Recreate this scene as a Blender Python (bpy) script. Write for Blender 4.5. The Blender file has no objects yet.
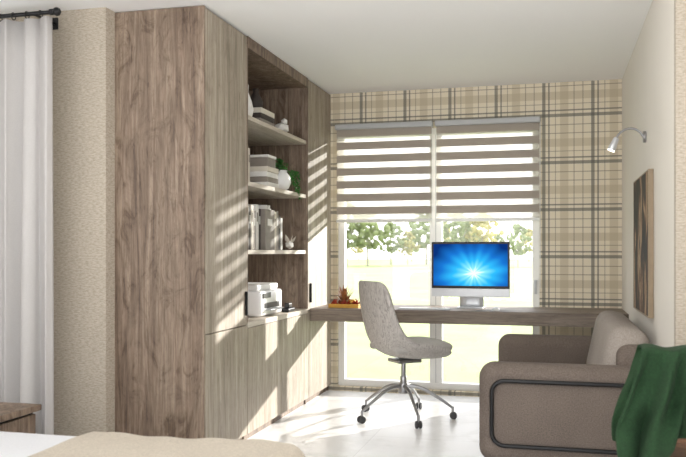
import bpy, bmesh, math, random
from mathutils import Vector, Matrix
random.seed(4)
S=bpy.context.scene
col=S.collection
try:
    S.view_settings.view_transform='Standard'
    S.view_settings.look='None'
    S.view_settings.exposure=0.0
except Exception as e: print(e)

# ---------------------------------------------------------------- materials
def srgb(r,g,b):
    f=lambda c:(c/255/12.92) if c/255<=0.04045 else ((c/255+0.055)/1.055)**2.4
    return (f(r),f(g),f(b),1)
class NT:
    def __init__(s,name):
        s.m=bpy.data.materials.new(name); s.m.use_nodes=True
        s.t=s.m.node_tree; s.b=s.t.nodes['Principled BSDF']; s.out=s.t.nodes['Material Output']
    def n(s,typ,**k):
        x=s.t.nodes.new(typ)
        for a,v in k.items(): setattr(x,a,v)
        return x
    def l(s,a,b): s.t.links.new(a,b)
    def val(s,inp,v):
        if hasattr(v,'is_output'): s.l(v,inp)
        else: inp.default_value=v
    def math(s,op,a,b=0.0,c=0.0):
        x=s.n('ShaderNodeMath',operation=op)
        s.val(x.inputs[0],a); s.val(x.inputs[1],b); s.val(x.inputs[2],c)
        return x.outputs[0]
    def mix(s,f,a,b,mode='MIX'):
        x=s.n('ShaderNodeMix',data_type='RGBA',blend_type=mode)
        s.val(x.inputs[0],f); s.val(x.inputs[6],a); s.val(x.inputs[7],b)
        return x.outputs[2]
    def coords(s,scale=(1,1,1),rot=(0,0,0)):
        c=s.n('ShaderNodeTexCoord'); mp=s.n('ShaderNodeMapping')
        mp.inputs['Scale'].default_value=scale; mp.inputs['Rotation'].default_value=rot
        s.l(c.outputs['Object'],mp.inputs['Vector']); return mp.outputs[0]
    def noise(s,vec,scale,detail=3,rough=.5,dist=0):
        x=s.n('ShaderNodeTexNoise'); s.l(vec,x.inputs['Vector'])
        x.inputs['Scale'].default_value=scale; x.inputs['Detail'].default_value=detail
        x.inputs['Roughness'].default_value=rough; x.inputs['Distortion'].default_value=dist
        return x.outputs['Fac']
    def ramp(s,f,stops):
        x=s.n('ShaderNodeValToRGB'); s.l(f,x.inputs[0])
        e=x.color_ramp.elements
        while len(e)<len(stops): e.new(0.5)
        for i,(p,c) in enumerate(stops): e[i].position=p; e[i].color=c
        return x.outputs[0]
    def bump(s,h,strength=.3,dist=.01):
        x=s.n('ShaderNodeBump'); x.inputs['Strength'].default_value=strength
        x.inputs['Distance'].default_value=dist
        s.l(h,x.inputs['Height']); s.l(x.outputs[0],s.b.inputs['Normal'])

def plain(name,c,rough=.5,metal=0,var=.06,scale=20):
    a=NT(name); v=a.coords(); nz=a.noise(v,scale)
    lo=tuple(max(0,x*(1-var)) for x in c[:3])+(1,); hi=tuple(min(1,x*(1+var)) for x in c[:3])+(1,)
    a.l(a.ramp(nz,[(.3,lo),(.7,hi)]),a.b.inputs['Base Color'])
    a.b.inputs['Roughness'].default_value=rough; a.b.inputs['Metallic'].default_value=metal
    return a.m

def wood(name,c1,c2,c3,sc=(9,9,.55),rough=.55,fine=1.0,planks=False,knots=0):
    a=NT(name)
    v=a.coords(sc)
    if planks:
        # veneer leaves: long strips whose grain is offset slightly from each other
        c=a.n('ShaderNodeTexCoord'); s3=a.n('ShaderNodeSeparateXYZ'); a.l(c.outputs['Object'],s3.inputs[0])
        h=a.math('ADD',s3.outputs[0],s3.outputs[1])
        st=a.math('FLOOR',a.math('DIVIDE',a.math('ADD',h,10.0),.145))
        wn2=a.n('ShaderNodeTexWhiteNoise',noise_dimensions='1D'); a.l(st,wn2.inputs['W'])
        off=a.n('ShaderNodeVectorMath',operation='SCALE'); a.l(wn2.outputs['Color'],off.inputs[0]); off.inputs['Scale'].default_value=.8
        ad=a.n('ShaderNodeVectorMath',operation='ADD'); a.l(v,ad.inputs[0]); a.l(off.outputs[0],ad.inputs[1]); v=ad.outputs[0]
        tone=wn2.outputs['Value']
    big=a.noise(v,1.6,6,.7,.9)
    v2=a.coords(tuple(x*(7 if x>2 else 5) for x in sc)); fin=a.noise(v2,1.5,5,.7,.3)
    v3=a.coords(tuple(x*(1.6 if x>2 else 5) for x in sc)); kn=a.noise(v3,1.2,5,.75,1.8)
    base=a.ramp(big,[(.30,c1),(.47,c2),(.66,c3)])
    f=a.ramp(fin,[(.35,(.62,.60,.57,1)),(.58,(1.08,1.08,1.08,1))])
    k=a.ramp(kn,[(.32,(.5,.45,.40,1)),(.43,(1,1,1,1))])
    c=a.mix(.8*fine,base,f,'MULTIPLY'); c=a.mix(.85*fine,c,k,'MULTIPLY')
    if knots:
        v4=a.coords((4.5,4.5,1.9)); kk=a.noise(v4,1.7,7,.72,2.2)
        c=a.mix(knots,c,a.ramp(kk,[(.36,(.50,.44,.38,1)),(.45,(.9,.89,.88,1)),(.60,(1.12,1.12,1.12,1))]),'MULTIPLY')
    if planks: c=a.mix(1.0,c,a.ramp(tone,[(0,(.92,.915,.91,1)),(1,(1.07,1.07,1.07,1))]),'MULTIPLY')
    a.l(c,a.b.inputs['Base Color']); a.b.inputs['Roughness'].default_value=rough
    a.bump(fin,.15,.003)
    return a.m

def fabric(name,c,scale=260,var=.25,rough=.95,bump=.4,stretch=(1,1,1)):
    a=NT(name); v=a.coords(stretch); nz=a.noise(v,scale,2,.7); n2=a.noise(v,5,2)
    lo=tuple(x*(1-var) for x in c[:3])+(1,); hi=tuple(min(1,x*(1+var)) for x in c[:3])+(1,)
    cc=a.mix(.5,a.ramp(nz,[(.35,lo),(.65,hi)]),a.ramp(n2,[(.3,lo),(.7,hi)]))
    cc=a.mix(.6,cc,a.ramp(nz,[(.35,lo),(.65,hi)]))
    a.l(cc,a.b.inputs['Base Color']); a.b.inputs['Roughness'].default_value=rough
    a.bump(nz,bump,.004)
    return a.m

M={}
M['wood']=wood('oak_rustic',srgb(90,74,62),srgb(126,108,93),srgb(156,139,122),planks=True,knots=.85)
M['wooddoor']=wood('oak_door',srgb(128,118,104),srgb(160,149,134),srgb(182,173,158),fine=.7,planks=True,knots=.35)
M['woodx']=wood('oak_desk',srgb(94,82,72),srgb(126,113,101),srgb(150,138,126),sc=(.6,9,9))
M['shelf']=wood('shelf_wood',srgb(175,165,150),srgb(198,188,174),srgb(215,207,195),sc=(6,.6,6),fine=.5)
M['darkgap']=plain('carcass_dark',srgb(70,62,55),.7)
M['black']=plain('black_metal',srgb(22,22,24),.35,.3)
M['white']=plain('white_paint',srgb(232,232,230),.4,var=.01)
M['whiteg']=plain('white_gloss',srgb(236,236,236),.15,var=.01)
M['plastic_grey']=plain('grey_plastic',srgb(180,182,184),.35,var=.02)
M['steel']=plain('steel',srgb(160,160,162),.3,.85,var=.02)
M['gold']=plain('gold_metal',srgb(205,160,80),.3,.9)
M['alu']=plain('aluminium',srgb(205,207,210),.35,.5,var=.02)
M['ceil']=plain('ceiling_paint',srgb(251,251,251),.8,var=.005,scale=2)
M['wallw']=plain('wall_paint',srgb(226,221,212),.8,var=.012,scale=3)
M['sofa']=fabric('sofa_fabric',srgb(110,99,91),150,.34)
M['sofac']=fabric('sofa_cushion_fabric',srgb(160,151,143),150,.2)
M['throw']=fabric('green_throw',srgb(28,58,30),120,.3,bump=.5)
M['blanket']=fabric('beige_blanket',srgb(192,182,167),110,.14,bump=.8)
M['sheet']=fabric('white_sheet',srgb(224,225,228),90,.03,bump=.1)
M['leaf']=plain('leaf_green',srgb(50,105,40),.5,var=.3)
M['redleaf']=plain('dried_red',srgb(165,60,40),.6,var=.4,scale=60)
M['brownleaf']=plain('dried_brown',srgb(150,95,50),.6,var=.4,scale=60)
M['dwood']=wood('walnut',srgb(80,52,34),srgb(108,74,50),srgb(130,92,64),sc=(3,3,3))
M['book1']=plain('book_cream',srgb(215,208,195),.6)
M['book2']=plain('book_dark',srgb(58,50,46),.6)
M['book3']=plain('book_grey',srgb(140,132,124),.6)
M['book4']=plain('book_white',srgb(232,230,226),.6)
M['rubber']=plain('rubber',srgb(60,60,62),.6)
M['bark']=plain('bark',srgb(170,165,155),.9)
M['frame']=plain('picture_frame',srgb(150,132,108),.5)

# grained chair upholstery
a=NT('chair_upholstery'); v=a.coords((14,14,1.6)); n1=a.noise(v,1.5,4,.6,1.2)
wv=a.math('FRACT',a.math('MULTIPLY',n1,9.0))
c=a.ramp(wv,[(0,srgb(138,132,128)),(.25,srgb(184,179,174)),(.8,srgb(200,195,190)),(1,srgb(150,144,140))])
a.l(c,a.b.inputs['Base Color']); a.b.inputs['Roughness'].default_value=.8; M['chairf']=a.m
M['chairseat']=fabric('chair_seat_fabric',srgb(184,180,175),200,.15,bump=.3)

# textured beige wallpaper
a=NT('beige_textured_wallpaper'); v=a.coords((.7,.7,2.6)); nz=a.noise(v,60,4,.7)
a.l(a.ramp(nz,[(.34,srgb(160,149,133)),(.64,srgb(196,186,171))]),a.b.inputs['Base Color'])
a.b.inputs['Roughness'].default_value=.85; a.bump(nz,.4,.003); M['wallp']=a.m

# plaid wallpaper
a=NT('plaid_wallpaper'); tc=a.n('ShaderNodeTexCoord'); sp=a.n('ShaderNodeSeparateXYZ'); a.l(tc.outputs['Object'],sp.inputs[0])
P=.40
def plaid(coord,off):
    f=a.math('FRACT',a.math('DIVIDE',a.math('ADD',coord,off+10.0),P))
    def band(c,h): return a.math('COMPARE',f,c,h)
    dark=a.math('ADD',band(.10,.034),band(.205,.016)); 
    mid=a.math('ADD',band(.52,.085),0.0)
    thin=a.math('ADD',band(.72,.010),a.math('ADD',band(.34,.008),band(.90,.010)))
    return dark,mid,thin
dx,mx,tx=plaid(sp.outputs[0],.13); dz,mz,tz=plaid(sp.outputs[2],.02)
c=srgb(228,218,197)
c=a.mix(a.math('MULTIPLY',mx,.5),c,srgb(186,172,144)); c=a.mix(a.math('MULTIPLY',mz,.5),c,srgb(186,172,144))
c=a.mix(a.math('MULTIPLY',tx,.6),c,srgb(128,116,98)); c=a.mix(a.math('MULTIPLY',tz,.6),c,srgb(128,116,98))
c=a.mix(a.math('MULTIPLY',dx,.72),c,srgb(98,97,92)); c=a.mix(a.math('MULTIPLY',dz,.72),c,srgb(98,97,92))
a.l(c,a.b.inputs['Base Color']); a.b.inputs['Roughness'].default_value=.8; M['plaid']=a.m

# floor
a=NT('white_marble_tile'); v=a.coords((1,1,1)); nz=a.noise(v,1.3,6,.65)
c=a.ramp(nz,[(.44,srgb(246,246,246)),(.5,srgb(236,236,235)),(.56,srgb(248,248,248))])
bt=a.n('ShaderNodeTexBrick'); a.l(a.coords((1,1,1),(0,0,math.radians(0))),bt.inputs['Vector'])
bt.inputs['Scale'].default_value=1.0; bt.inputs['Brick Width'].default_value=1.2; bt.inputs['Row Height'].default_value=.6
bt.inputs['Mortar Size'].default_value=.003; bt.offset=0
bt.inputs['Color1'].default_value=(1,1,1,1); bt.inputs['Color2'].default_value=(1,1,1,1); bt.inputs['Mortar'].default_value=(.82,.82,.82,1)
a.l(a.mix(1.0,c,bt.outputs['Color'],'MULTIPLY'),a.b.inputs['Base Color']); a.b.inputs['Roughness'].default_value=.3; M['floor']=a.m

# lawn
a=NT('lawn_grass'); v=a.coords(); nz=a.noise(v,.35,5,.7)
a.l(a.ramp(nz,[(.35,srgb(148,160,106)),(.65,srgb(168,177,124))]),a.b.inputs['Base Color']); a.b.inputs['Roughness'].default_value=1; M['lawn']=a.m

def translucent(name,c,fac_tr,fac_transp):
    a=NT(name); t=a.t
    d=a.n('ShaderNodeBsdfDiffuse'); tr=a.n('ShaderNodeBsdfTranslucent'); tp=a.n('ShaderNodeBsdfTransparent')
    nz=a.noise(a.coords(),150,2); cc=a.ramp(nz,[(.3,tuple(x*.95 for x in c[:3])+(1,)),(.7,c)])
    a.l(cc,d.inputs[0]); a.l(cc,tr.inputs[0])
    m1=a.n('ShaderNodeMixShader'); m1.inputs[0].default_value=fac_tr; a.l(d.outputs[0],m1.inputs[1]); a.l(tr.outputs[0],m1.inputs[2])
    m2=a.n('ShaderNodeMixShader'); m2.inputs[0].default_value=fac_transp; a.l(m1.outputs[0],m2.inputs[1]); a.l(tp.outputs[0],m2.inputs[2])
    a.l(m2.outputs[0],a.out.inputs[0]); return a.m
M['blind']=translucent('blind_fabric',srgb(186,177,166),.20,.0)
M['sheer']=translucent('blind_sheer',srgb(225,222,216),.3,.58)
M['curtain']=translucent('curtain_fabric',srgb(213,210,208),.20,.0)
M['fol1']=translucent('foliage_green',srgb(176,186,146),.5,0)  # both foliage colours are pale, putting the outdoor haze into the leaves
M['fol2']=translucent('foliage_yellow',srgb(210,204,156),.5,0)
a=NT('window_glass'); g=a.n('ShaderNodeBsdfGlossy'); g.inputs['Roughness'].default_value=.02; tp=a.n('ShaderNodeBsdfTransparent')
m=a.n('ShaderNodeMixShader'); m.inputs[0].default_value=.04; a.l(tp.outputs[0],m.inputs[1]); a.l(g.outputs[0],m.inputs[2]); a.l(m.outputs[0],a.out.inputs[0]); M['glass']=a.m

# monitor wallpaper
a=NT('computer_screen'); tc=a.n('ShaderNodeTexCoord'); sp=a.n('ShaderNodeSeparateXYZ'); a.l(tc.outputs['Object'],sp.inputs[0])
X=a.math('SUBTRACT',sp.outputs[0],.03); Z=a.math('ADD',sp.outputs[2],.07)
r=a.math('SQRT',a.math('ADD',a.math('MULTIPLY',X,X),a.math('MULTIPLY',Z,a.math('MULTIPLY',Z,2.2))))
ang=a.math('ARCTAN2',Z,X)
ray=a.math('MULTIPLY',a.math('SINE',a.math('MULTIPLY',ang,11.0)),a.math('SINE',a.math('ADD',a.math('MULTIPLY',ang,5.0),1.0)))
rr=a.math('ADD',r,a.math('MULTIPLY',ray,-.03))
c=a.ramp(rr,[(0.02,(.9,1,1,1)),(.07,(.25,.8,1,1)),(.16,(.03,.48,.92,1)),(.28,(.01,.17,.6,1)),(.42,(.003,.03,.18,1))])
e=a.n('ShaderNodeEmission'); a.l(c,e.inputs[0]); e.inputs[1].default_value=1.15; a.l(e.outputs[0],a.out.inputs[0]); M['screen']=a.m
# art
a=NT('abstract_art'); v=a.coords((1,2.2,1)); nz=a.noise(v,2.1,5,.6,.6)
a.l(a.ramp(nz,[(.38,srgb(20,18,17)),(.47,srgb(48,36,29)),(.54,srgb(112,82,60)),(.60,srgb(176,150,120)),(.66,srgb(44,34,29))]),a.b.inputs['Base Color']); a.b.inputs['Roughness'].default_value=.7; M['art']=a.m
a=NT('lamp_glow'); e=a.n('ShaderNodeEmission'); e.inputs[0].default_value=(1,.93,.85,1); e.inputs[1].default_value=6; a.l(e.outputs[0],a.out.inputs[0]); M['glow']=a.m

# ---------------------------------------------------------------- geometry helpers
def group(name,loc=(0,0,0),rz=0):
    o=bpy.data.objects.new(name,None); o.empty_display_size=.1; col.objects.link(o)
    o.location=loc; o.rotation_euler=(0,0,rz); return o
def obj(name,bm,mat,parent=None,smooth=False):
    me=bpy.data.meshes.new(name); bmesh.ops.recalc_face_normals(bm,faces=bm.faces[:]); bm.to_mesh(me); bm.free()
    if smooth:
        for p in me.polygons: p.use_smooth=True
    me.materials.append(mat); o=bpy.data.objects.new(name,me); col.objects.link(o)
    if parent: o.parent=parent
    return o
def addbox(bm,a,b):
    vs=[bm.verts.new((x,y,z)) for x in (a[0],b[0]) for y in (a[1],b[1]) for z in (a[2],b[2])]
    for f in ((0,1,3,2),(4,6,7,5),(0,4,5,1),(2,3,7,6),(0,2,6,4),(1,5,7,3)): bm.faces.new([vs[i] for i in f])
def boxes(name,lst,mat,parent=None,bev=0,seg=3,smooth=False):
    bm=bmesh.new()
    for a_,b_ in lst: addbox(bm,a_,b_)
    o=obj(name,bm,mat,parent,smooth or bev>.015)
    if bev:
        m=o.modifiers.new('bevel','BEVEL'); m.width=bev; m.segments=seg; m.limit_method='ANGLE'
    return o
def box(name,a_,b_,mat,parent=None,bev=0,seg=3): return boxes(name,[(a_,b_)],mat,parent,bev,seg)
def cyl(name,p,q,r1,r2,mat,parent=None,seg=24,bev=0):
    p=Vector(p);q=Vector(q);d=q-p; bm=bmesh.new()
    bmesh.ops.create_cone(bm,cap_ends=True,segments=seg,radius1=r1,radius2=r2,depth=d.length)
    bm.transform(Matrix.Translation((p+q)/2)@d.to_track_quat('Z','Y').to_matrix().to_4x4())
    o=obj(name,bm,mat,parent,True)
    m=o.modifiers.new('b','BEVEL'); m.width=bev or min(r1,r2,d.length)*.15; m.segments=2; m.limit_method='ANGLE'
    return o
def tube(name,pts,r,mat,parent=None,cyclic=False,radii=None,spline='BEZIER'):
    cu=bpy.data.curves.new(name,'CURVE'); cu.dimensions='3D'; cu.bevel_depth=r; cu.bevel_resolution=4; cu.use_fill_caps=True
    if spline=='BEZIER':
        s=cu.splines.new('BEZIER'); s.bezier_points.add(len(pts)-1)
        for i,p in enumerate(pts):
            b=s.bezier_points[i]; b.co=p; b.handle_left_type=b.handle_right_type='AUTO'
            if radii: b.radius=radii[i]
    else:
        s=cu.splines.new('POLY'); s.points.add(len(pts)-1)
        for i,p in enumerate(pts):
            s.points[i].co=(*p,1)
            if radii: s.points[i].radius=radii[i]
    s.use_cyclic_u=cyclic
    tmp=bpy.data.objects.new(name+'_c',cu); col.objects.link(tmp)
    bpy.context.view_layer.update()
    me=bpy.data.meshes.new_from_object(tmp.evaluated_get(bpy.context.evaluated_depsgraph_get()))
    bpy.data.objects.remove(tmp)
    for p in me.polygons: p.use_smooth=True
    me.materials.clear(); me.materials.append(mat)
    o=bpy.data.objects.new(name,me); col.objects.link(o)
    if parent: o.parent=parent
    return o
def lathe(name,prof,loc,mat,parent=None,seg=32):
    bm=bmesh.new(); rings=[]
    for r,z in prof:
        rings.append([bm.verts.new((loc[0]+r*math.cos(2*math.pi*i/seg),loc[1]+r*math.sin(2*math.pi*i/seg),loc[2]+z)) for i in range(seg)])
    for a_,b_ in zip(rings,rings[1:]):
        for i in range(seg): bm.faces.new((a_[i],a_[(i+1)%seg],b_[(i+1)%seg],b_[i]))
    bm.faces.new(rings[0]); bm.faces.new(rings[-1][::-1])
    return obj(name,bm,mat,parent,True)
def gridmesh(name,nu,nv,fn,mat,parent=None,thick=0,sub=0):
    bm=bmesh.new(); g=[[bm.verts.new(fn(i/(nu-1),j/(nv-1))) for j in range(nv)] for i in range(nu)]
    for i in range(nu-1):
        for j in range(nv-1): bm.faces.new((g[i][j],g[i+1][j],g[i+1][j+1],g[i][j+1]))
    o=obj(name,bm,mat,parent,True)
    if thick:
        m=o.modifiers.new('s','SOLIDIFY'); m.thickness=thick; m.offset=0
    if sub:
        m=o.modifiers.new('ss','SUBSURF'); m.levels=m.render_levels=sub
    return o
def leafclump(bm,base,tip,w,up=Vector((0,0,1))):
    base=Vector(base);tip=Vector(tip);d=tip-base; s=d.cross(up)
    if s.length<1e-4: s=Vector((1,0,0))
    s=s.normalized()*w; n=s.cross(d).normalized()*w*.3
    v=[bm.verts.new(base),bm.verts.new(base+d*.45+s),bm.verts.new(tip),bm.verts.new(base+d*.45-s),bm.verts.new(base+d*.45-n)]
    bm.faces.new((v[0],v[1],v[4]));bm.faces.new((v[1],v[2],v[4]));bm.faces.new((v[2],v[3],v[4]));bm.faces.new((v[3],v[0],v[4]))

H=2.70; YB=7.09; XR=.542; XC=-1.974; YC=4.337
# ---------------------------------------------------------------- shell
box('floor',(-5,-.6,-.1),(3,YB+.2,0),M['floor'])
box('ceiling',(-5,-.6,H),(3,YB+.2,H+.12),M['ceil'])
WX0,WX1,WZ0,WZ1=-1.915,-.125,.04,2.36
boxes('wall_back',[((-2.8,YB,0),(WX0,YB+.2,H)),((WX1,YB,0),(XR+.2,YB+.2,H)),((WX0,YB,WZ1),(WX1,YB+.2,H)),((WX0,YB,0),(WX1,YB+.2,WZ0))],M['plaid'])
box('wall_right',(XR,4.06,0),(XR+.2,YB,H),M['wallw'])
box('wall_front_right',(XR,4.0,0),(3,4.06,H),M['wallp'])
box('wall_left',(-2.8,YC,0),(-2.6,YB,H),M['wallw'])
box('wall_pillar',(-3.05,4.236,0),(-2.553,YC+.0,H),M['wallp'])
boxes('wall_front_left',[((-5,4.236,2.5),(-3.05,YC,H)),((-5,4.236,0),(-4.7,YC,H)),((-4.7,4.236,0),(-3.05,YC,.1))],M['wallp'])
box('wall_far_left',(-5.1,-.6,0),(-5,YC,H),M['wallw'])
box('wall_far_right',(3,-.6,0),(3.1,4.06,H),M['wallw'])
boxes('baseboard_right',[((XR-.012,4.06,0),(XR,YB,.07))],M['white'])
boxes('baseboard_back',[((WX1+.02,YB-.012,0),(XR-.012,YB,.07))],M['white'])

# main window
def window(name,x0,x1,z0,z1,y,mid=True):
    g=group(name); f=.06; L=[((x0,y,z0),(x0+f,y+.07,z1)),((x1-f,y,z0),(x1,y+.07,z1)),((x0+f,y,z1-f),(x1-f,y+.07,z1)),((x0+f,y,z0),(x1-f,y+.07,z0+f))]
    xm=(x0+x1)/2
    L.append(((xm-.055,y,z0+f),(xm+.055,y+.07,z1-f)))
    boxes('frame',L,M['white'],g,.004,2)
    boxes('gasket',[((xm-.003,y-.001,z0+f),(xm+.003,y+.002,z1-f))],M['plastic_grey'],g)
    boxes('glass',[((x0+f,y+.03,z0+f),(xm-.055,y+.036,z1-f)),((xm+.055,y+.03,z0+f),(x1-f,y+.036,z1-f))],M['glass'],g)
    return g
w=window('window_1',WX0,WX1,WZ0,WZ1,YB+.04)
boxes('handle',[((WX1-.045,YB+.0,.98),(WX1-.02,YB+.04,1.02)),((WX1-.043,YB-.01,.9),(WX1-.022,YB+.005,1.02))],M['plastic_grey'],w,.003)
window('window_2',-4.7,-3.05,.1,2.5,4.25)

# zebra blinds
def blind(x0,x1):
    g=group('roller_blind'); y=YB-.035; zt,zb=2.365,1.55
    box('cassette',(x0,YB-.075,zt-.005),(x1,YB-.002,zt+.045),M['plastic_grey'],g,.012)
    n=7; per=(zt-zb)/n; L=[]
    for i in range(n):
        z=zt-per*(i+.0); L.append(((x0+.012,y-.006,z-per*.58),(x1-.012,y-.004,z-.0)))
    boxes('fabric_bands',L,M['blind'],g)
    boxes('fabric_sheer',[((x0+.012,y+.006,zb),(x1-.012,y+.0065,zt))],M['sheer'],g)
    box('bottom_bar',(x0+.008,y-.012,zb-.025),(x1-.008,y+.012,zb+.003),M['white'],g,.006)
    tube('bead_chain',[(x1-.004,y-.02,zt),(x1-.004,y-.022,1.1),(x1-.004,y-.02,.95)],.0025,M['whiteg'],g)
blind(-1.92,-1.035); blind(-1.015,-.115)

# ---------------------------------------------------------------- built-in wardrobe
g=group('built_in_wardrobe')
XB=-2.598; T=.02; C0,C1,C2,C3=YC,5.033,6.38,YB-.004; ZM=.79; FX=XC-.022
L=[((XB,C0,0),(XC,C0+T,H-.004)),((XB,C1-T,0),(FX,C1,H-.004)),((XB,C2,0),(FX,C2+T,H-.004)),((XB,C3-T,0),(FX,C3,H-.004))]
L+=[((XB,C0+T,0),(XB+.012,C3-T,H-.004))]
boxes('side_panels',L,M['wood'],g,.001,1)
boxes('face_edges',[((FX,C1-T,ZM-.0),(XC,C1,2.64)),((FX,C2,ZM),(XC,C2+.004,2.64))],M['wood'],g)
boxes('carcass',[((XB+.012,C0+T,.0),(FX-.03,C1-T,.06)),((XB+.012,C1,.0),(FX-.03,C2,.06)),((XB+.012,C2+T,0),(FX-.03,C3-T,.06)),
   ((XB+.012,C0+T,.75),(FX-.002,C1-T,.78)),((XB+.012,C2+T,.75),(FX-.002,C3-T,.78)),((XB+.012,(C1+C2)/2-.01,.06),(FX-.002,(C1+C2)/2+.01,.74))],M['darkgap'],g)
boxes('niche_top',[((XB+.012,C1,2.62),(XC,C2,H-.004))],M['wood'],g)
boxes('niche_base',[((XB+.012,C1,.755),(XC,C2,ZM))],M['shelf'],g,.001,1)
boxes('shelves',[((XB+.012,C1,z-.03),(XC-.015,C2,z)) for z in (1.275,1.735,2.18)],M['shelf'],g,.001,1)
d=.003
D=[]
D.append(((FX,C0+T+d,.775+d),(XC,C1-T-0.0,H-.012)))
D.append(((FX,C0+T+d,.05),(XC,C1-T/2-d,.775-d)))
cm=(C1+C2)/2
D.append(((FX,C1-T/2+d,.05),(XC,cm-d,.752)))
D.append(((FX,cm+d,.05),(XC,C2+T/2-d,.752)))
D.append(((FX,C2+T/2+d,.05),(XC,C3-d,.775-d)))
D.append(((FX,C2+.004+d,.775+d),(XC,C3-d,H-.012)))
boxes('doors',D,M['wooddoor'],g,.0015,1)
boxes('plinth',[((FX-.03,C0+T,0),(FX-.01,C3-T,.05))],M['wood'],g)
boxes('handles',[((XC,C1-.055,.84),(XC+.018,C1-.043,1.0)),((XC,C2+.05,.84),(XC+.018,C2+.06,1.0))],M['black'],g,.003)

# ---------------------------------------------------------------- desk
g=group('desk')
box('desktop',(XC+.001,6.44,.685),(XR-.001,YB-.002,.79),M['woodx'],g,.003)
DZ=.79
# ---------------------------------------------------------------- computer
g=group('desktop_computer',(-.683,6.80,DZ),math.radians(-2))
w2=.325
box('back_shell',(-w2,-.004,.095),(w2,.018,.555),M['alu'],g,.008)
box('chin',(-w2,-.010,.095),(w2,-.003,.165),M['alu'],g,.003)
box('bezel',(-w2,-.010,.165),(w2,-.003,.555),M['black'],g,.003)
sc=box('screen',(-w2+.016,-.001,-.175),(w2-.016,.001,.175),M['screen'],g); sc.location=(0,-.0115,.362)
gridmesh('stand_neck',8,4,lambda u,v:(-.1+.2*v,.02+.11*math.sin(u*math.pi*.5)*(1-u*.4),.24*(1-u)),M['alu'],g,.008)
box('stand_foot',(-.11,-.05,0),(.11,.14,.008),M['alu'],g,.003)
g=group('keyboard',(-1.04,6.58,DZ))
box('base',(-.21,-.055,0),(.21,.055,.008),M['alu'],g,.003)
boxes('keys',[((-.2+i*.0287,-.047+j*.019,.008),(-.2+i*.0287+.024,-.047+j*.019+.015,.012)) for i in range(14) for j in range(5)],M['whiteg'],g,.001,1)
g=group('computer_mouse',(-.46,6.62,DZ))
gridmesh('shell',12,12,lambda u,v:((u-.5)*.06,(v-.5)*.11,.026*max(0,1-(2*u-1)**2)**.4*max(0,1-(2*v-1)**2)**.5),M['whiteg'],g)

# ---------------------------------------------------------------- desk ornament
g=group('dried_flower_arrangement',(-1.72,6.62,DZ))
boxes('tray',[((-.13,-.06,0),(.13,.06,.01)),((-.13,-.06,.01),(-.122,.06,.032)),((.122,-.06,.01),(.13,.06,.032)),((-.122,-.06,.01),(.122,-.052,.032)),((-.122,.052,.01),(.122,.06,.032))],M['gold'],g,.001,1)
bm=bmesh.new()
for i in range(110):
    x=random.uniform(-.115,.115); y=random.uniform(-.045,.045); an=random.uniform(0,6.28)
    leafclump(bm,(x,y,.02),(x+.03*math.cos(an),y+.02*math.sin(an),random.uniform(.04,.08)),.011)
obj('dried_petals',bm,M['redleaf'],g)
bm=bmesh.new()
for i in range(110):
    an=random.uniform(0,6.28); r=random.uniform(.0,.11); el=random.uniform(.06,.20)
    leafclump(bm,(-.01,0,.03),(-.01+r*math.cos(an),r*.6*math.sin(an),el),.009)
obj('dried_stems',bm,M['brownleaf'],g)
lathe('small_pot',[(.02,0),(.03,.02),(.032,.045),(.025,.06),(.0005,.058)],(.06,.0,.011),M['gold'],g,16)

# ---------------------------------------------------------------- shelf items
def bookrow(name,x,y0,z,ths,hs,mats,depth=.2):
    g=group(name); y=y0
    for i,(t,h) in enumerate(zip(ths,hs)):
        box('book_%d'%i,(x-depth,y,z),(x,y+t-.002,z+h),M[mats[i%len(mats)]],g,.003,2)
        box('label_%d'%i,(x,y+t*.25,z+h*.62),(x+.0008,y+t*.7,z+h*.82),M['book4' if i%2 else 'book3'],g)
        y+=t
E=.0015
bookrow('books',-2.09,5.30,1.275+E,[.05,.04,.05,.045,.06,.04],[.32,.30,.32,.28,.33,.30],['book3','book2','book1','book3','book4','book2'])
g=group('magazine_file'); z0=1.275+E; xa,xb,ya,yb=-2.33,-2.06,5.60,5.80
boxes('holder',[((xa,ya,z0),(xb,ya+.006,z0+.30)),((xa,yb-.006,z0),(xb,yb,z0+.30)),((xb-.006,ya+.006,z0),(xb,yb-.006,z0+.30)),((xa,ya+.006,z0),(xa+.006,yb-.006,z0+.30)),((xa+.006,ya+.006,z0),(xb-.006,yb-.006,z0+.006))],M['book3'],g,.001,1)
boxes('papers',[((xa+.02,ya+.02+i*.022,z0+.008),(xb-.015,ya+.036+i*.022,z0+.31+.012*(i%3))) for i in range(7)],M['book4'],g)
boxes('label',[((xb,ya+.05,z0+.18),(xb+.001,yb-.05,z0+.23))],M['book4'],g)
bookrow('books',-2.07,5.82,1.275+E,[.06,.045,.05,.045],[.29,.30,.27,.25],['book1','book3','book2','book4'])
bookrow('books',-2.12,5.2,1.735+E,[.05,.05,.06,.05,.04],[.28,.26,.28,.25,.27],['book1','book3','book4','book2'])
g=group('stacked_books')
z=1.735+E
for i in range(4):
    h=.038; o=.01*random.uniform(-1,1)
    box('book_%d'%i,(-2.22+o,5.56+o,z),(-2.02+o,5.80+o,z+h-.001),M[['book4','book3','book4','book1'][i]],g,.003,2); z+=h
g=group('storage_box'); box('body',(-2.19,5.6,z+E),(-2.04,5.77,z+.07),M['book3'],g,.004); box('lid',(-2.195,5.595,z+.07),(-2.035,5.775,z+.09),M['book4'],g,.004)
g=group('stacked_books')
z=2.18+E
for i in range(3):
    box('book_%d'%i,(-2.25,5.42+i*.01,z),(-2.03,5.72,z+.038),M[['book3','book2','book1'][i]],g,.003,2); z+=.039
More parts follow.
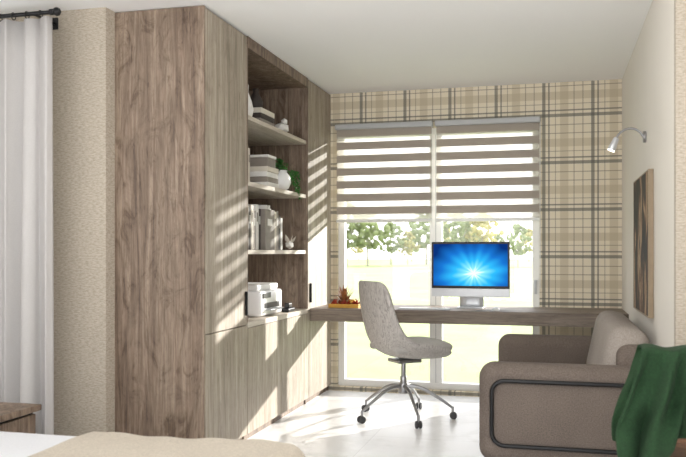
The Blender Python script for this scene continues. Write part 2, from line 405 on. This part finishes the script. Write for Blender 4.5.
g=group('ceramic_vase'); lathe('body',[(.03,0),(.05,.02),(.055,.06),(.035,.10),(.02,.13),(.026,.155),(.02,.15),(.0005,.14)],(-2.12,5.56,z+E),M['book2'],g)
g=group('ceramic_vase'); lathe('body',[(.03,0),(.05,.03),(.06,.08),(.045,.14),(.022,.2),(.026,.25),(.02,.245),(.0005,.23)],(-2.1,5.30,2.18+E),M['book4'],g)
g=group('geometric_ornament')
bm=bmesh.new(); bmesh.ops.create_icosphere(bm,subdivisions=1,radius=.06); bmesh.ops.scale(bm,vec=(1,1.3,.75),verts=bm.verts); bmesh.ops.translate(bm,vec=(-2.06,5.97,2.18+.047),verts=bm.verts)
obj('faceted_body',bm,M['book4'],g)
bm=bmesh.new(); bmesh.ops.create_icosphere(bm,subdivisions=1,radius=.028); bmesh.ops.translate(bm,vec=(-2.06,6.03,2.18+.105),verts=bm.verts); obj('faceted_head',bm,M['book4'],g)
g=group('bird_figurine')
bm=bmesh.new(); bmesh.ops.create_icosphere(bm,subdivisions=1,radius=.05); bmesh.ops.scale(bm,vec=(.7,1.1,.7),verts=bm.verts); bmesh.ops.translate(bm,vec=(-2.06,6.16,1.275+.042),verts=bm.verts); obj('body',bm,M['book4'],g)
bm=bmesh.new(); leafclump(bm,(-2.06,6.18,1.32),(-2.03,6.24,1.39),.02); leafclump(bm,(-2.06,6.14,1.32),(-2.06,6.06,1.40),.02); leafclump(bm,(-2.06,6.16,1.32),(-2.03,6.16,1.4),.015); obj('wings',bm,M['book1'],g)
# potted plant
g=group('potted_plant'); pz=1.735+E; px,py=-2.08,5.98
lathe('pot',[(.04,0),(.07,.02),(.09,.065),(.084,.11),(.055,.145),(.06,.16),(.052,.158),(.048,.14),(.0005,.12)],(px,py,pz),M['whiteg'],g)
bm=bmesh.new()
for i in range(60):
    an=random.uniform(0,6.28); r=random.uniform(.02,.12); h=pz+.16+random.uniform(-.01,.07)
    b=(px+r*.4*math.cos(an),py+r*.5*math.sin(an),h); leafclump(bm,b,(px+r*.6*math.cos(an),py+r*1.4*math.sin(an),h+random.uniform(-.03,.04)),.015)
for k in range(6):
    for i in range(12):
        t=i/11; b=Vector((px+.08+.003*k,py+.06+.035*k-.02,pz+.17-t*(.08+.025*k))); leafclump(bm,b,b+Vector((random.uniform(-.02,.01),random.uniform(-.035,.035),-.02)),.012)
obj('foliage',bm,M['leaf'],g)
tube('stem',[(px,py,pz+.12),(px+.01,py,pz+.17),(px+.06,py+.03,pz+.16),(px+.075,py+.06,pz+.04)],.003,M['leaf'],g)
# printer
g=group('printer')
box('body',(-2.42,5.42,ZM+.005),(-2.03,5.90,ZM+.19),M['whiteg'],g,.02)
box('lid',(-2.40,5.44,ZM+.19),(-2.06,5.88,ZM+.235),M['white'],g,.012)
box('output_slot',(-2.035,5.50,ZM+.06),(-2.026,5.82,ZM+.10),M['black'],g,.003)
box('paper_tray',(-2.03,5.52,ZM+.045),(-1.985,5.80,ZM+.055),M['plastic_grey'],g,.003)
box('control_panel',(-2.031,5.46,ZM+.135),(-2.022,5.62,ZM+.175),M['black'],g,.003)
g=group('tape_dispenser'); boxes('body',[((-2.06,5.96,ZM+E),(-2.0,6.12,ZM+.03)),((-2.05,6.0,ZM+.03),(-2.01,6.08,ZM+.07))],M['black'],g,.008)

# ---------------------------------------------------------------- office chair (faces +X local)
g=group('office_chair',(-1.11,6.04,0),math.radians(40))
prof=[(-.30,1.045,.14,.02,0),(-.30,1.02,.20,.035,0),(-.292,.95,.232,.05,0),(-.28,.85,.25,.06,0),(-.265,.74,.265,.08,0),(-.245,.63,.278,.12,.01),(-.20,.54,.28,.16,.05),(-.10,.49,.278,.13,.10),(.04,.47,.272,.05,.11),(.18,.465,.262,.0,.09),(.29,.47,.24,-.02,.06),(.335,.482,.18,-.035,.03)]
def pf(u,v):
    f=u*(len(prof)-1); i=min(int(f),len(prof)-2); t=f-i
    P=[prof[i][k]*(1-t)+prof[i+1][k]*t for k in range(5)]
    s=2*v-1; e=abs(s)**2.4
    return (P[0]+P[3]*e,s*P[2],P[1]+P[4]*abs(s)**3)
gridmesh('shell',23,15,pf,M['chairf'],g,.04,1)
def cf(u,v):
    x=-.19+.51*u; s=2*v-1; return (x,s*.225*(1-.25*max(0,u-.6)-.15*max(0,.3-u)),.525+.04*(max(0,1-s**4))*(max(0,1-(2*u-1)**6))+ .01)
gridmesh('seat_cushion',12,12,cf,M['chairseat'],g,.06,1)
box('seat_plate',(-.09,-.09,.425),(.11,.09,.452),M['steel'],g,.008)
cyl('gas_lift_upper',(0,0,.30),(0,0,.43),.018,.018,M['steel'],g)
cyl('gas_lift_sleeve',(0,0,.20),(0,0,.32),.028,.025,M['steel'],g)
cyl('hub',(0,0,.19),(0,0,.27),.04,.034,M['steel'],g)
for k in range(5):
    an=math.radians(72*k-6-40+15); c,s=math.cos(an),math.sin(an)
    tube('leg_%d'%k,[(0.03*c,.03*s,.245),(.12*c,.12*s,.235),(.26*c,.26*s,.16),(.37*c,.37*s,.085)],.014,M['steel'],g,radii=[1.1,1,.85,.7])
    cyl('caster_stem_%d'%k,(.37*c,.37*s,.05),(.37*c,.37*s,.095),.01,.01,M['steel'],g)
    for q in (-1,1):
        ox,oy=-s*.014*q,c*.014*q
        cyl('wheel_%d_%d'%(k,q),(.375*c+ox*.4,.375*s+oy*.4,.027),(.375*c+ox*1.5,.375*s+oy*1.5,.027),.027,.027,M['rubber'],g)

# ---------------------------------------------------------------- wall lamp
g=group('wall_lamp'); ly=5.26; lz=1.966
cyl('wall_plate',(XR,ly,lz),(XR-.018,ly,lz),.035,.035,M['steel'],g)
tube('arm',[(XR-.015,ly,lz),(XR-.04,ly,lz+.035),(XR-.09,ly,lz+.055),(XR-.145,ly,lz+.035),(XR-.18,ly,lz-.01)],.007,M['steel'],g)
cyl('lamp_head',(XR-.172,ly,lz+.0),(XR-.203,ly,lz-.075),.016,.026,M['alu'],g)
cyl('diffuser',(XR-.2025,ly,lz-.0735),(XR-.205,ly,lz-.079),.022,.022,M['glow'],g)
# art
g=group('wall_art')
boxes('frame',[((XR-.03,4.85,.885),(XR-.002,4.862,1.73)),((XR-.03,5.738,.885),(XR-.002,5.75,1.73)),((XR-.03,4.862,.885),(XR-.002,5.738,.893)),((XR-.03,4.862,1.722),(XR-.002,5.738,1.73))],M['frame'],g)
box('canvas',(XR-.028,4.862,.893),(XR-.004,5.738,1.722),M['art'],g)

# ---------------------------------------------------------------- sofa
g=group('sofa'); x0,x1=-.41,XR-.02; y0,y1=4.50,6.28; AH=.645
box('arm_near',(x0,y0,.09),(x1,y0+.20,AH),M['sofa'],g,.085,8)
box('arm_far',(x0,y1-.20,.09),(x1,y1,AH),M['sofa'],g,.085,8)
box('seat_base',(x0+.04,y0+.17,.10),(x1,y1-.17,.28),M['sofa'],g,.03,4)
ym=(y0+y1)/2
box('seat_cushion_1',(x0+.01,y0+.205,.27),(x1-.22,ym-.003,.45),M['sofac'],g,.05,6)
box('seat_cushion_2',(x0+.01,ym+.003,.27),(x1-.22,y1-.205,.45),M['sofac'],g,.05,6)
box('back_frame',(x1-.2,y0+.1,.12),(x1,y1-.1,.76),M['sofa'],g,.07,6)
def backc(n,ya,yb):
    o=box(n,(-.115,-(yb-ya)/2,-.235),(.115,(yb-ya)/2,.235),M['sofac'],g,.09,8); o.location=(x1-.16,(ya+yb)/2,.61); o.rotation_euler=(0,math.radians(12),0)
backc('back_cushion',y0+.15,y1-.20)
def rr(xa,xb,za,zb,r,y,n=8):
    P=[]
    for cx,cz,a0 in ((xb-r,zb-r,0),(xa+r,zb-r,90),(xa+r,za+r,180),(xb-r,za+r,270)):
        for i in range(n+1):
            t=math.radians(a0+90*i/n); P.append((cx+r*math.cos(t),y,cz+r*math.sin(t)))
    return P
for n,y in (('side_tube_near',y0-.009),('side_tube_far',y1+.009)):
    tube(n,rr(x0+.075,x1-.08,.20,AH-.09,.07,y),.012,M['black'],g,cyclic=True,spline='POLY')
for i,(xx,yy) in enumerate(((x0+.12,y0+.1),(x1-.1,y0+.1),(x0+.12,y1-.1),(x1-.1,y1-.1))):
    cyl('leg_%d'%i,(xx,yy,0),(xx,yy,.12),.014,.02,M['black'],g)

# ---------------------------------------------------------------- wooden chair + throw
g=group('wooden_chair'); cx0,cx1,cy=.30,.78,3.36
for i,xx in enumerate((cx0,cx1)):
    tube('back_leg_%d'%i,[(xx-.03*(1-2*i),cy-.10,.012),(xx+.01*(1-2*i),cy-.01,.30),(xx+.035*(1-2*i),cy,.6),(xx+.08*(1-2*i),cy-.03,.835)],.021,M['dwood'],g,radii=[.8,1,1,.8])
    tube('front_leg_%d'%i,[(xx,cy+.46,.012),(xx,cy+.44,.2),(xx,cy+.43,.44)],.019,M['dwood'],g,radii=[.75,1,1])
tube('top_rail',[(cx0+.08,cy-.03,.83),((cx0+cx1)/2,cy-.045,.845),(cx1-.08,cy-.03,.83)],.022,M['dwood'],g)
tube('lower_rail',[(cx0+.02,cy-.01,.545),((cx0+cx1)/2,cy-.06,.56),(cx1-.02,cy-.01,.545)],.026,M['dwood'],g)
box('seat',(cx0-.02,cy-.01,.43),(cx1+.02,cy+.47,.465),M['dwood'],g,.012)
for i in range(3):
    xx=cx0+.14+i*.10; tube('spindle_%d'%i,[(xx,cy-.02,.55),(xx,cy-.035,.83)],.009,M['dwood'],g)
def th(u,v):
    s=v*2-1; L_=abs(s)
    hang=.38+.03*math.sin(u*5+1)+.02*math.sin(u*13)-.26*max(0,u-.25)
    z=.888-max(0,L_-.08)*hang*1.08+.006*math.sin(u*20)
    sp=.92+.38*min(1,L_*1.3)+.04*L_
    x=(cx0+cx1)/2+(u-.5)*.46*sp+.014*math.sin(u*30+L_*6)*L_
    side=-1 if s<0 else 1
    fold=.034*math.sin(u*27+L_*3+.8*math.sin(L_*5))+.018*math.sin(u*47+1+5*L_)+.016*math.sin(L_*14+u*9)
    y=cy-.035+side*(.036*min(1,L_/.08)+fold*min(1,L_*2.2)+.055*L_+.03*min(1,L_/.08))
    return (x,y,z)
gt=group('throw_blanket'); gridmesh('cloth',100,70,th,M['throw'],gt,.012,1)

# ---------------------------------------------------------------- bed
g=group('bed'); bx0,bx1,by0,by1=-3.15,-.96,1.2,3.03
box('frame',(bx0,by0+.02,.08),(bx1-.03,by1-.02,.26),M['wood'],g,.01)
for i,(xx,yy) in enumerate(((bx0+.1,by0+.1),(bx1-.12,by0+.1),(bx0+.1,by1-.1),(bx1-.12,by1-.1))): cyl('leg_%d'%i,(xx,yy,0),(xx,yy,.1),.03,.03,M['black'],g)
box('mattress',(bx0,by0,.24),(bx1,by1,.49),M['sheet'],g,.06,6)
box('headboard',(bx0-.08,by0-.05,.0),(bx0-.005,by1+.03,.95),M['wood'],g,.01)
for i,yy in enumerate((1.3,2.15)):
    gridmesh('pillow_%d'%i,16,16,lambda u,v,yy=yy:(bx0+.05+.45*u,yy+.7*v,.495+.13*max(0,(1-(2*u-1)**4)*(1-(2*v-1)**4))**.5),M['sheet'],g,.01,1)
def bl(u,v):
    xs=-1.87+u*1.25; over=max(0,xs-(bx1-.03))
    ww=2.32*v-.26; yv=by0+ww
    lo=max(0,by0+.03-yv); hi=max(0,yv-(by1-.03))
    drop=min(.34,max(lo,hi)+over)
    x_=min(xs,bx1+.018); y_=min(max(yv,by0-.018),by1+.018)
    z=.505-max(0,drop-.0)*(1 if drop>.06 else drop/.06*.5+.5)
    z+=.004*math.sin(xs*9+yv*4)+.003*math.sin(yv*17+xs*5)+.003*math.sin(xs*31-yv*13)
    if over>.03 : x_+=.008*math.sin(yv*22)
    if lo>.03: y_-=.008*math.sin(xs*22)
    if hi>.03: y_+=.008*math.sin(xs*22)
    return (x_,y_,z)
gridmesh('blanket',60,90,bl,M['blanket'],g,.018,1)
# bedside table
g=group('bedside_table')
box('top',(-3.08,3.10,.47),(-2.48,3.52,.50),M['wood'],g,.003)
boxes('body',[((-3.06,3.12,.10),(-2.50,3.50,.455))],M['wood'],g,.003)
boxes('shadow_gap',[((-3.05,3.13,.455),(-2.51,3.49,.47))],M['black'],g)
boxes('drawer_fronts',[((-3.04,3.11,.29),(-2.52,3.12,.44)),((-3.04,3.11,.12),(-2.52,3.12,.28))],M['wooddoor'],g,.002)
for i,(xx,yy) in enumerate(((-3.0,3.17),(-2.56,3.17),(-3.0,3.45),(-2.56,3.45))): cyl('leg_%d'%i,(xx,yy,0),(xx,yy,.11),.012,.016,M['black'],g)

# ---------------------------------------------------------------- curtain
g=group('curtain_rod'); ry,rz=4.02,2.625
cyl('rod',(-4.8,ry,rz),(-2.76,ry,rz),.012,.012,M['black'],g)
cyl('finial_neck',(-2.78,ry,rz),(-2.755,ry,rz),.018,.018,M['black'],g)
lathe('finial',[(.001,-.026),(.018,-.018),(.026,0),(.018,.018),(.001,.026)],(-2.735,ry,rz),M['black'],g)
boxes('bracket',[((-2.90,ry,rz-.006),(-2.885,4.236,rz+.006)),((-2.915,4.226,rz-.035),(-2.87,4.236,rz+.035))],M['black'],g,.002)
for i in range(12):
    xx=-2.84-.09*i
    P=[(xx,ry+.02*math.cos(t*math.pi/6),rz-.006+.02*math.sin(t*math.pi/6)) for t in range(12)]
    tube('ring_%d'%i,P,.003,M['black'],g,cyclic=True,spline='POLY')
g=group('curtain')
def cu(u,v):
    x=-4.6+(4.6-2.755)*u; amp=.05*(.5+.5*v)
    return (x+.01*math.sin(u*130+v),ry+amp*math.sin(u*2*math.pi*14)+.014*math.sin(u*2*math.pi*7+2*v),rz-.03-v*2.575)
gridmesh('cloth',300,12,cu,M['curtain'],g,.003)

# ---------------------------------------------------------------- outdoors
bm=bmesh.new(); addbox(bm,(-90,YB+.25,-.2),(80,160,-.12)); obj('lawn',bm,M['lawn'])
def crown_mesh(seed):
    random.seed(seed); bm=bmesh.new()
    for i in range(110):
        t=bmesh.new(); bmesh.ops.create_icosphere(t,subdivisions=1,radius=random.uniform(.028,.058))
        an=random.uniform(0,6.28); zz=random.uniform(.3,.97); rad=math.sqrt(random.random())*.36*math.sin(math.pi*min(1,(zz-.2)/.8))
        for v in t.verts: v.co*=1+random.uniform(-.3,.3)
        me=bpy.data.meshes.new('t'); bmesh.ops.translate(t,vec=(rad*math.cos(an),rad*math.sin(an),zz),verts=t.verts); t.to_mesh(me); t.free(); bm.from_mesh(me); bpy.data.meshes.remove(me)
    return bm
def tree(x,y,h,mat,seed):
    g=group('tree',(x,y,-.115)); random.seed(seed); cyl('trunk',(0,0,0),(0,0,h*.6),.018*h,.01*h,M['bark'],g,12,.01)
    for i in range(4):
        an=i*1.57+random.random(); tube('branch_%d'%i,[(0,0,h*.3),(.08*h*math.cos(an),.08*h*math.sin(an),h*.45),(h*.2*math.cos(an),h*.2*math.sin(an),h*.65)],.008*h,M['bark'],g)
    bm=crown_mesh(seed); bmesh.ops.scale(bm,vec=(h,h,h),verts=bm.verts)
    obj('crown',bm,mat,g,True)
rr_=random.Random(11)
for i in range(46):
    y=rr_.uniform(70,145); x=y*(-.60+.78*i/45)+rr_.uniform(-1,1)
    tree(x,y,rr_.uniform(3.2,6.5),M['fol1'] if i%3 else M['fol2'],i)

# ---------------------------------------------------------------- light
sun=bpy.data.lights.new('sun','SUN'); sun.energy=10.0; sun.angle=math.radians(.8); sun.color=(1,.96,.89)
so=bpy.data.objects.new('sun',sun); col.objects.link(so); so.rotation_euler=Vector((-1,-1.5,-.42)).to_track_quat('-Z','Y').to_euler()
W=bpy.data.worlds.new('sky'); S.world=W; W.use_nodes=True
nt=W.node_tree; bg=nt.nodes['Background']; bg.inputs[1].default_value=3.05
tc=nt.nodes.new('ShaderNodeTexCoord'); sp=nt.nodes.new('ShaderNodeSeparateXYZ'); rp=nt.nodes.new('ShaderNodeValToRGB')
nt.links.new(tc.outputs['Generated'],sp.inputs[0]); nt.links.new(sp.outputs[2],rp.inputs[0]); nt.links.new(rp.outputs[0],bg.inputs[0])
rp.color_ramp.elements[0].color=(.98,.97,.96,1); rp.color_ramp.elements[1].color=(.88,.93,1,1)
# pendant and point light added out of view to brighten the alcove
g=group('added_fill_lamp'); lx,lyy=-.7,3.1
cyl('canopy',(lx,lyy,H-.03),(lx,lyy,H-.001),.06,.06,M['white'],g)
cyl('cord',(lx,lyy,H-.12),(lx,lyy,H-.03),.006,.006,M['white'],g)
lathe('holder',[(.02,0),(.05,.01),(.05,.03),(.02,.04)],(lx,lyy,H-.15),M['white'],g)
pl=bpy.data.lights.new('added_fill_point','POINT'); pl.energy=30; pl.shadow_soft_size=.09; pl.color=(1,.97,.93)
po=bpy.data.objects.new('fill_light',pl); col.objects.link(po); po.location=(lx,lyy,H-.27); po.parent=g

cam=bpy.data.cameras.new('camera'); co=bpy.data.objects.new('camera',cam); col.objects.link(co); S.camera=co
co.location=(0,0,1.26); co.rotation_euler=(math.radians(90),0,math.radians(14.7))
cam.sensor_width=36; cam.lens=807/686*36; cam.shift_y=23.5/686; cam.clip_start=.05; cam.clip_end=500
cam.dof.use_dof=True; cam.dof.focus_distance=6.0; cam.dof.aperture_fstop=3.5
